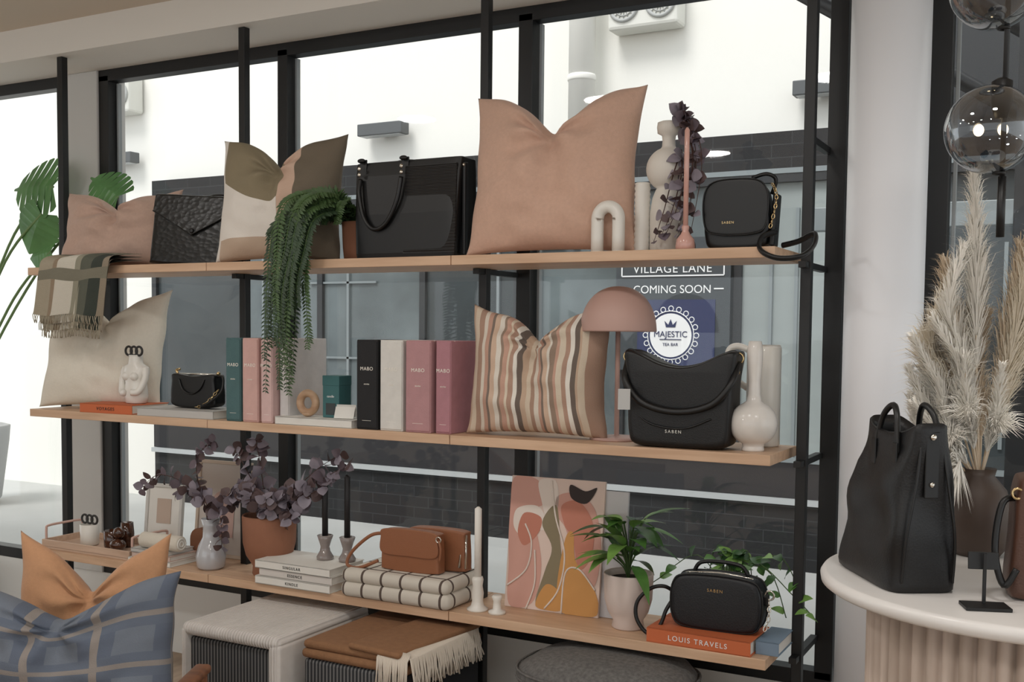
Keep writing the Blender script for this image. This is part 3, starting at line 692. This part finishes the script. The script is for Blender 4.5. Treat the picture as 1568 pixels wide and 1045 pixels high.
a=Acc(); a.lathe([(0,0),(.034,0),(.035,.006),(.022,.014),(.018,.03),(.020,.055),(.016,.08),(.019,.10),(.016,.11),(0,.11)],CERAM); a.lathe([(.0115,.10),(.0115,.33),(.004,.337),(0,.338)],WAX,seg=16); a.finish('candlestick_with_white_taper',(2.115,-.155,ZB))
a=Acc(); a.lathe([(0,0),(.028,0),(.028,.008),(.014,.014),(.012,.04),(.018,.055),(.012,.06),(0,.058)],CERAM); a.finish('ceramic_candle_holder',(2.19,-.16,ZB))
a=Acc(); a.M=RX(-.12); Wp,Hp=.33,.43
cP=lambda n,c: mat('paint_'+n,c,.7)
a.box((Wp,.012,Hp),(0,0,Hp/2),cP('cream',(222,200,188)),.001)
pk,tc_,mu,ol_,wh,br=cP('pink',(206,158,144)),cP('terracotta',(190,124,104)),cP('mustard',(200,146,84)),cP('olive',(134,122,96)),cP('offwhite',(226,214,204)),cP('dark',(50,40,38))
def blob(pts,m,k):
    P=catmull([(-Wp/2+x*Wp,-.0065-.0004*k,y*Hp) for x,y in pts],6,True); P=[Vector((max(-Wp/2,min(Wp/2,p.x)),p.y,max(0,min(Hp,p.z)))) for p in P]
    a.add(P,[list(range(len(P)))],m,False)
blob([(.02,.35),(.0,.6),(.02,.98),(.3,.97),(.36,.8),(.2,.74),(.32,.55),(.38,.30),(.30,.05),(.05,.02)],pk,1)
blob([(.05,.62),(.08,.75),(.30,.78),(.42,.66),(.36,.60),(.2,.66),(.14,.55)],wh,2)
blob([(.10,.58),(.16,.72),(.34,.70),(.34,.6),(.24,.5),(.16,.48)],tc_,3)
blob([(.30,.97),(.48,.98),(.52,.80),(.42,.68),(.34,.82)],wh,2)
blob([(.36,.66),(.50,.80),(.56,.55),(.60,.30),(.52,.08),(.34,.05),(.42,.30),(.48,.48)],ol_,3)
blob([(.34,.04),(.44,.20),(.58,.16),(.62,.03),(.48,.01)],mu,4)
blob([(.50,.86),(.70,.90),(.90,.80),(.99,.55),(.97,.28),(.86,.15),(.74,.35),(.62,.62),(.52,.72)],pk,2)
blob([(.56,.80),(.74,.84),(.90,.68),(.90,.45),(.78,.34),(.70,.55),(.60,.66)],tc_,5)
blob([(.62,.56),(.70,.60),(.74,.40),(.94,.22),(.99,.02),(.62,.01),(.56,.20)],mu,6)
blob([(.64,.96),(.66,.86),(.82,.83),(.92,.95),(.80,.92)],br,6)
for P in ([(.02,.16),(.22,.30),(.26,.50),(.18,.64)],[(.44,.02),(.58,.18),(.62,.44),(.50,.72),(.44,.98)],[(.62,.0),(.64,.3),(.78,.34),(.96,.20)],[(.24,.0),(.32,.2),(.30,.45)]):
    a.tube(catmull([(-Wp/2+x*Wp,-.009,y*Hp) for x,y in P],8),.003,wh,6)
a.M=T(.11,.02,0)@RX(-.10); a.box((.26,.012,.40),(0,.0,.20),mat('canvas_back',(206,204,206),.8),.001)
a.finish('abstract_painting',(2.33,-.055,ZB),R(2))
GL=[mat('leaf_green',(76,118,54),.4,var=.3,vscale=18),mat('leaf_green_light',(116,156,78),.4,var=.25,vscale=18),mat('leaf_green_deep',(48,84,42),.4,var=.2,vscale=18)]
PKP=mat('blush_pot',(212,196,188),.7)
a=Acc(); a.lathe([(0,0),(.045,0),(.05,.005),(.046,.025),(.062,.05),(.073,.09),(.076,.165),(.074,.17),(.068,.165),(.066,.10),(0,.09)],PKP,seg=40); a.lathe([(.067,.15),(0,.155)],SOIL)
rnd=random.Random(41)
for k in range(36):
    t=rnd.uniform(0,2*pi); r=rnd.uniform(.015,.06); h=rnd.uniform(.20,.34)
    tip=Vector((r*math.cos(t),r*.8*math.sin(t)-.01,h)); a.tube(catmull([(0,0,.14),(tip.x*.3,tip.y*.3,.14+(h-.14)*.6),tip],4),.0022,STEM,5)
    el=rnd.uniform(-.25,.9); d=Vector((math.cos(t),math.sin(t)*.8,el))
    a.leaf(frame(tip,d,(0,0,1)),rnd.uniform(.10,.155),rnd.uniform(.04,.055),rnd.choice(GL),rnd.uniform(.2,.6),.2,8)
a.finish('potted_peace_lily',(2.615,-.10,ZB),recalc=False)
a=Acc(); a.lathe([(0,0),(.045,0),(.055,.05),(.058,.11),(.052,.11),(0,.10)],CERAM)
rnd=random.Random(51)
for k in range(13):
    t=rnd.uniform(0,2*pi); L=rnd.uniform(.10,.26)
    P=catmull([(0,0,.10),(L*.4*math.cos(t),L*.15*math.sin(t),.19+rnd.uniform(0,.04)),(L*math.cos(t),L*.3*math.sin(t),.15+rnd.uniform(-.05,.10)),(L*1.35*math.cos(t),L*.35*math.sin(t),.10+rnd.uniform(-.06,.10))],6)
    a.tube(P,.0016,STEM,5)
    for i in range(5,len(P),2):
        a.leaf(frame(P[i],(rnd.uniform(-1,1),rnd.uniform(-.8,.3),rnd.uniform(-.5,.6)),(0,-.6,1)),rnd.uniform(.035,.055),rnd.uniform(.026,.036),rnd.choice(GL),.3,.2,5,tip=.8,base=.6)
a.finish('potted_pothos',(2.89,.015,ZB),recalc=False)
a=Acc(); book(a,0,0,0,.31,.19,.042,ORG,'LOUIS TRAVELS',SW); a.finish('large_orange_book',(2.875,-.12,ZB),R(-1))
a=Acc(); book(a,0,0,0,.065,.17,.038,mat('blue_cover',(120,140,160),.7)); a.finish('blue_book',(3.064,-.09,ZB),R(0))
NAVL=mat('navy_leather',(13,16,22),.45,bump=.10,bscale=260,btype='voronoi')
a=Acc()
ol=[(-.10,0,.005),(0,0,0),(.10,0,.005),(.128,0,.03),(.135,0,.08),(.128,0,.13),(.10,0,.155),(0,0,.162),(-.10,0,.155),(-.128,0,.13),(-.135,0,.08),(-.128,0,.03)]
a.slab(ol,.085,NAVL,puff=.45)
for y in (-.033,.033): a.tube(catmull([(p[0]*1.0,y,p[2]*1.0) for p in ol],5,True),.003,LEATHS,6,True)
a.tube(catmull([(-.10,0,.155),(0,0,.163),(.10,0,.155)],5),.003,SILV,6)
a.tube(catmull([(-.08,.02,.158),(-.06,.02,.185),(0,.02,.192),(.06,.02,.185),(.08,.02,.158)],5),.006,LEATHS,8)
a.box((.02,.03,.03),(.135,0,.10),LEATHS,.004); a.ring((.148,-.005,.115),.013,.003,SILV,'Y'); chain(a,[(.15,-.02,.11),(.155,-.04,.06),(.145,-.05,.02)],SILV,.008)
a.tube(catmull([(-.13,0,.09),(-.16,-.02,.11),(-.20,-.03,.10),(-.235,-.04,.06),(-.235,-.045,.01),(-.20,-.045,-.03),(-.165,-.04,-.005),(-.15,-.03,.04),(-.135,-.02,.07)],6),.006,LEATHS,8)
a.text('SABEN',.013,GOLD,T(-.0,-.044,.115),sx=1.3)
a.finish('navy_camera_bag',(2.905,-.12,ZB+.0425),R(2))

# ------------------------------------------------------------ monstera
MG=mat('monstera_green',(92,138,84),.35,var=.2,vscale=10)
def monstera(a,M,S,n=7,cut=.35):
    half=[]
    for i in range(n):
        t0=i/n; t1=(i+.78)/n; tm=(i+.89)/n
        w=lambda t: S*.50*(math.sin(pi*min(1,(t*.80+.16)))**.7)
        ly=lambda t: S*(t*.98-.14)
        half+= [(w(t0)*1.0,ly(t0)-.01*S),(w((t0+t1)/2)*1.04,ly((t0+t1)/2)-.02*S),(w(t1),ly(t1)-.01*S),(w(tm)*cut,ly(tm)+.0*S)]
    half.append((S*.02,S*.93))
    vs=[]; fs=[]; K=len(half)
    for q in (1,-1):
        b=len(vs)
        for x,y in half: vs.append((q*x,y,-.35*x*x/S-.15*y*y/S))
        c=len(vs)
        for x,y in half:
            yy=max(0,min(S*.93,y*.95+.04*S)); vs.append((0,yy,-.15*yy*yy/S+.002))
        for i in range(K-1):
            fs.append((b+i,b+i+1,c+i+1,c+i) if q==1 else (c+i,c+i+1,b+i+1,b+i))
    a.add(vs,fs,MG,True,None,M)
a=Acc(); a.lathe([(0,0),(.12,0),(.13,.02),(.15,.28),(.14,.29),(.13,.26),(0,.25)],mat('grey_planter',(150,150,148),.7),seg=36); a.lathe([(.13,.27),(0,.28)],SOIL)
MS=mat('monstera_stem',(110,140,90),.5)
fc=(.45,-.85,.3)
for tip,d,up,S,cut in (((.66,.08,2.01),(-.97,-.05,.05),fc,.30,.25),((.62,.05,1.89),(-.5,0,-.75),fc,.22,.95),((.64,.08,1.73),(-.9,-.1,-.15),fc,.15,.95),((1.0,.13,1.955),(-.72,-.1,.45),fc,.20,.3),((.15,.0,1.7),(-.7,-.2,-.5),fc,.26,.3),((.10,.0,2.1),(-.7,-.2,.5),fc,.26,.3)):
    tv=Vector(tip); a.tube(catmull([(0,0,.27),(tv.x*.15-.02,tv.y*.3,.27+(tv.z-.27)*.45),(tv.x*.55,tv.y,tv.z-.25),tv],8),.006,MS,7)
    monstera(a,frame(tv,d,up),S,7,cut)
a.finish('potted_monstera',(-.80,-.02,0),recalc=False)

# ------------------------------------------------------------ ottomans
def ribmat(name,c1,c2,k,axis=0):
    m=bpy.data.materials.new(name); m.use_nodes=True; nt=m.node_tree; b=nt.nodes['Principled BSDF']; b.inputs['Roughness'].default_value=.8
    tc=nt.nodes.new('ShaderNodeTexCoord'); sp=nt.nodes.new('ShaderNodeSeparateXYZ'); nt.links.new(tc.outputs['Object'],sp.inputs[0])
    f=band(nt,sp.outputs[axis],k,0,.22); nt.links.new(mix_(nt,f,lin(c1),lin(c2)),b.inputs['Base Color']); return m
RIB=ribmat('ribbed_dark_weave',(40,42,46),(112,112,112),75)
KNIT=mat('white_knit',(222,217,212),.95,bump=1,bscale=28,btype='X',var=.04,vscale=40)
a=Acc(); a.box((.36,.46,.37),(0,0,.20),RIB,.01)
a.box((.41,.50,.045),(0,0,.412),KNIT,.022,seg=5,smooth=True); a.box((.045,.50,.40),(.185,0,.215),KNIT,.02,seg=5,smooth=True); a.box((.022,.50,.40),(-.192,0,.215),KNIT,.010,seg=5,smooth=True)
a.box((.40,.49,.03),(0,0,.018),KNIT,.012,seg=4,smooth=True)
a.finish('knitted_ottoman',(1.42,-.31,0))
CAM=mat('camel_wool',(140,102,72),.95,var=.08,vscale=50,bump=.5,bscale=250); CREAMF=mat('cream_fringe',(216,206,192),.95)
a=Acc(); a.box((.38,.44,.37),(0,0,.19),RIB,.01); a.finish('ribbed_ottoman',(1.89,-.30,0))
a=Acc()
a.box((.40,.45,.03),(0,0,.016),CAM,.015,seg=4,smooth=True); a.box((.385,.44,.028),(-.004,.0,.044),CAM,.014,seg=4,smooth=True); a.box((.20,.43,.02),(.10,-.01,.064),CAM,.010,seg=4,smooth=True,M=RZ(R(-5)))
rnd=random.Random(61)
for k in range(110):
    y=-.22+.40*k/110; L=rnd.uniform(.07,.10); x=.205
    a.tube([(x-.02,y,.066),(x+.006,y-.003,.055),(x+.02,y-.01+rnd.uniform(-.008,.008),.01),(x+.02+rnd.uniform(-.01,.015),y-.012,.05-L)],.0026,CREAMF,5)
for k in range(26):
    x=.10+.11*k/26; a.tube([(x,-.215,.07),(x,-.235,.05),(x+rnd.uniform(-.006,.01),-.242,-.03)],.0026,CREAMF,5)
a.finish('camel_throw',(1.89,-.30,.376))
a=Acc(); GW=mat('grey_wool',(104,102,100),.95,var=.25,vscale=90,bump=.5,bscale=250)
a.box((.50,.40,.34),(0,0,.17),RIB,.01); a.finish('ribbed_ottoman',(2.60,-.22,0))
a=Acc()
a.loft([sring(w,d,2.6,z,ox,0) for z,w,d,ox in ((0,.50,.36,0),(.02,.54,.40,0),(.05,.54,.40,0),(.085,.46,.36,.01),(.105,.30,.26,.02),(.11,.12,.12,.03))],GW)
for z in (.03,.055): a.tube([p*1.005 for p in sring(.54,.40,2.6,z)],.004,GW,6,True)
a.finish('grey_wool_blanket',(2.60,-.22,.342))

# ------------------------------------------------------------ armchair with cushions
AW=wood('walnut_arm',(122,78,52),(150,100,70)); UPH=fabric('taupe_upholstery',(150,140,128))
a=Acc()
a.box((.50,.56,.14),(0,0,.27),UPH,.03,seg=4,smooth=True); a.box((.40,.10,.18),(-.04,.25,.37),UPH,.04,seg=4,smooth=True,M=RX(R(-4)))
for q in (-1,1):
    a.box((.05,.36,.028),(q*.285,.02,.405),AW,.012,seg=3,smooth=True)
    a.box((.034,.034,.39),(q*.285,-.12,.20),AW,.008); a.box((.034,.034,.39),(q*.285,.17,.20),AW,.008)
    a.box((.03,.36,.05),(q*.268,0.02,.25),AW,.006)
a.finish('armchair',(1.40,-1.12,0),R(26))
def plaid(nt,u,v):
    base=lin((106,113,124)); c=mix_(nt,band(nt,u,3.1,.35,.24),base,lin((90,98,113))); c=mix_(nt,band(nt,v,3.1,.1,.24),c,lin((94,102,116)))
    c=mix_(nt,band(nt,u,3.1,.35,.055),c,lin((138,130,124))); return mix_(nt,band(nt,v,3.1,.1,.055),c,lin((134,127,122)))
cushion('plaid_cushion',.60,.39,.20,uvmat('blue_plaid_wool',plaid),(1.515,-1.25,.342),R(26),.16,roll=R(-3),dent=.085,dw=.42,seed=33,ears=.06,du=-.05)
cushion('ochre_cushion',.44,.44,.15,fabric('ochre_linen',(184,138,102)),(1.365,-1.06,.345),R(26),.14,dent=.12,dw=.38,seed=37,ears=.08)

# ------------------------------------------------------------ round table
MARB=mat('marble_top',(230,227,224),.3,var=.05,vscale=5)
FW=wood('fluted_wood',(180,162,148),(206,188,175),.6,(12,12,1))
a=Acc(); zt=.935
a.lathe([(0,zt-.028),(.385,zt-.028),(.393,zt-.022),(.395,zt-.010),(.390,zt-.002),(.383,zt),(0,zt)],MARB,seg=96)
nf=58; rings=[]
for z in (0.0,zt-.03):
    rg=[]
    for i in range(nf*8):
        t=2*pi*i/(nf*8); ph=(i%8)/8; rr=.280+.024*math.sin(pi*ph)**.6; rg.append(Vector((rr*math.cos(t),rr*math.sin(t),z)))
    rings.append(rg)
a.loft(rings,FW)
a.finish('fluted_round_table',(3.755,-.868,0))
zt+=.0005
a=Acc()
secs=[(0,.262,.125,0,0),(.005,.272,.135,0,0),(.015,.274,.137,0,0),(.08,.268,.132,.006,0),(.16,.248,.114,.020,.0),(.24,.224,.092,.034,0),(.295,.208,.078,.044,.0),(.298,.202,.070,.044,0),(.28,.195,.062,.044,0),(.12,.20,.08,.02,0)]
def totering(w,d,z,ox,oy):
    r=sring(w,d,6,z,ox,oy,88)
    for p in r:
        if z>.2: p.z+= .024*(abs(p.x-ox)/(w/2))**2-.012
        k=min(1,z/.12)*(1-max(0,(z-.2)/.25))
        p.y+=math.copysign(1,p.y-oy)*k*(.006*math.sin(p.x*34+z*26)+.004*math.sin(z*44-p.x*15))
        p.x+=k*.005*math.sin(z*30+p.y*30)
    return r
zs=[]
for i in range(len(secs)-1):
    A,B=secs[i],secs[i+1]; m=5 if abs(B[0]-A[0])>.03 else 1
    for k in range(m): zs.append(tuple(A[j]+(B[j]-A[j])*k/m for j in range(5)))
zs.append(secs[-1])
a.loft([totering(w,d,z,ox,oy) for z,w,d,ox,oy in zs],LEATH)
for q in (-1,1):
    a.tube(catmull([(.0,q*.040,.24),(.006,q*.039,.28),(.020,q*.035,.318),(.048,q*.030,.336),(.076,q*.035,.318),(.090,q*.039,.28),(.094,q*.040,.24)],6),.0058,LEATHS,8)
    for x in (.0,.094): a.box((.018,.005,.05),(x,q*.0445,.245),LEATHS,.002)
a.box((.005,.026,.12),(.148,0,.235),LEATHS,.002)
a.sphere((.152,0,.285),(.003,.006,.006),SILV,10); a.sphere((.152,0,.20),(.003,.005,.005),SILV,10)
a.tube(catmull([(.146,-.02,.27),(.154,-.03,.20),(.152,-.045,.10),(.138,-.045,.02)],5),.0025,LEATHS,8)
a.tube(catmull([(.146,.02,.27),(.154,.03,.19),(.152,.045,.10),(.138,.05,.02)],5),.0025,LEATHS,8)
ang=math.atan2(-(1.13-.903),(3.527-3.384))
a.finish('tall_black_tote_bag',(3.513,-.980,zt),ang)
a=Acc(); a.slab(rect(.22,.22,0,0,.02,.20),.11,mat('brown_leather',(84,56,44),.45,bump=.1,bscale=250,btype='voronoi'),puff=.5)
a.tube(catmull([(-.07,-.03,.21),(-.06,-.03,.28),(0,-.03,.30),(.06,-.03,.28),(.07,-.03,.21)],6),.006,LEATHS,8); a.ring((-.10,-.05,.19),.009,.0025,GOLD,'Y')
a.tube(catmull([(-.10,-.03,.18),(-.125,-.05,.17),(-.135,-.06,.09),(-.12,-.07,.03),(-.10,-.07,.06)],6),.006,LEATHS,8)
a.finish('brown_handbag',(3.82,-1.0,zt),R(10))
a=Acc(); a.box((.075,.05,.006),(0,0,.003),BLACKM,.001); a.box((.006,.004,.09),(.0,.01,.048),BLACKM,.001); a.box((.05,.004,.03),(0,.01,.08),BLACKM,.001,M=RX(R(-8))); a.finish('card_stand',(3.69,-1.15,zt),R(20))
# pampas
PA=[mat('pampas_cream',(240,230,212),.95),mat('pampas_tan',(224,206,182),.95),mat('pampas_white',(250,246,238),.95)]
a=Acc(); a.lathe([(0,0),(.045,0),(.06,.02),(.07,.08),(.055,.14),(.03,.17),(.034,.185),(.028,.18),(0,.16)],mat('dark_vase',(70,56,48),.5))
rnd=random.Random(71)
def plume(base,tip,bend,L,w,m,dens=260,s=.38):
    b=Vector(base); tpt=Vector(tip); mid=(b+tpt)/2+Vector(bend)*.4; P=catmull([b,mid,tpt,tpt+Vector(bend)+Vector((0,0,L*.25))],10); n=len(P)
    a.tube(P,[.0022]*(n//2)+[.0012]*n,PA[1],5)
    s0=int(n*s)
    for k in range(dens):
        f=rnd.random(); i=s0+int(f*(n-1-s0)); p=P[i]; d=(P[min(i+1,n-1)]-P[i-1]).normalized()
        ln=w*(1.3-abs(f-.35)*1.2)*rnd.uniform(.5,1.3); t=rnd.uniform(0,2*pi)
        o=d.orthogonal().normalized(); o.rotate(Matrix.Rotation(t,3,d)); k1=rnd.uniform(.25,.6)
        e=p+d*ln*1.1+o*ln*k1; q=e+d*ln*.5+o*ln*k1*.7+Vector((0,0,-ln*.4))
        sd=d.cross(o)*.0012
        a.add([p-sd,p+sd,e+sd*.9,e-sd*.9,q],[(0,1,2,3),(3,2,4)],m,True)
for k in range(10):
    t=rnd.uniform(0,2*pi); r=rnd.uniform(.02,.10)
    plume((0,0,.15),(r*math.cos(t)-.01,r*math.sin(t),rnd.uniform(.36,.52)),(rnd.uniform(-.03,.03),rnd.uniform(-.03,.03),.08),.25,rnd.uniform(.04,.055),rnd.choice(PA),850,.25)
plume((0,0,.15),(-.02,0,.60),(-.01,0,.12),.3,.05,PA[2],1300,.3); plume((0,0,.15),(.07,.0,.53),(.02,0,.10),.3,.05,PA[0],900,.3)
for tip,bd in (((-.10,-.03,.30),(-.04,-.01,.05)),((-.08,-.05,.36),(-.05,-.02,.06)),((-.06,-.05,.24),(-.06,-.02,.04)),((-.11,-.02,.22),(-.03,-.01,.07)),((-.04,-.06,.40),(-.05,-.02,.06)),((-.02,-.06,.30),(-.01,-.02,.08)),((.03,-.05,.28),(.01,-.02,.08)),((-.04,-.04,.20),(-.03,-.02,.08))):
    plume((0,0,.15),tip,bd,.15,.035,PA[2],750,.25)
a.finish('vase_of_pampas_grass',(3.635,-.66,zt),recalc=False)
# globe pendant
a=Acc(); GLB=glassmat('globe_glass',(206,211,216),.09,.75)
for z in (1.815,2.10):
    a.sphere((-.018,0,z),.088,GLB,48)
    for x,y in ((-.040,0),(.004,.012)): a.sphere((x,y,z),(.010,.010,.012),mat('bulb_glow',(255,226,180),.3,emit=8),16)
    a.lathe([(.012,z+.02),(.02,z+.05),(.02,z+.093),(.008,z+.10)],BLACKM,seg=16); a.ring((.0,0,z-.088),.010,.003,BLACKM,'Z')
a.tube([(.006,.0,1.60),(.006,.0,2.66)],.0055,BLACKM,10); a.lathe([(.05,2.64),(.05,2.66),(0,2.66)],BLACKM); a.tube([(.006,0,1.60),(.006,0,1.72)],.008,BLACKM,10)
a.finish('glass_globe_pendant_light',(3.66,-.767,0))

# ------------------------------------------------------------ lights
def disk(loc,power,size=.22):
    l=bpy.data.lights.new('ceiling_downlight','AREA'); l.shape='DISK'; l.size=size; l.energy=power; l.color=(1,.97,.93)
    o=bpy.data.objects.new('ceiling_downlight',l); o.location=loc; scn.collection.objects.link(o)
for x in (.3,1.5,2.7,3.9):
    disk((x,-1.7,2.645),7); disk((x,-3.6,2.645),9)
s=bpy.data.lights.new('sun','SUN'); s.energy=2.1; s.angle=R(25); s.color=(1,.98,.95); so=bpy.data.objects.new('sun',s); so.rotation_euler=(R(38),0,R(-12)); scn.collection.objects.link(so)
w=bpy.data.worlds.new('world'); scn.world=w; w.use_nodes=True; bg=w.node_tree.nodes['Background']; bg.inputs[0].default_value=(.94,.98,1,1); bg.inputs[1].default_value=1.35
scn.view_settings.view_transform='Standard'; scn.view_settings.look='None'; scn.view_settings.exposure=0
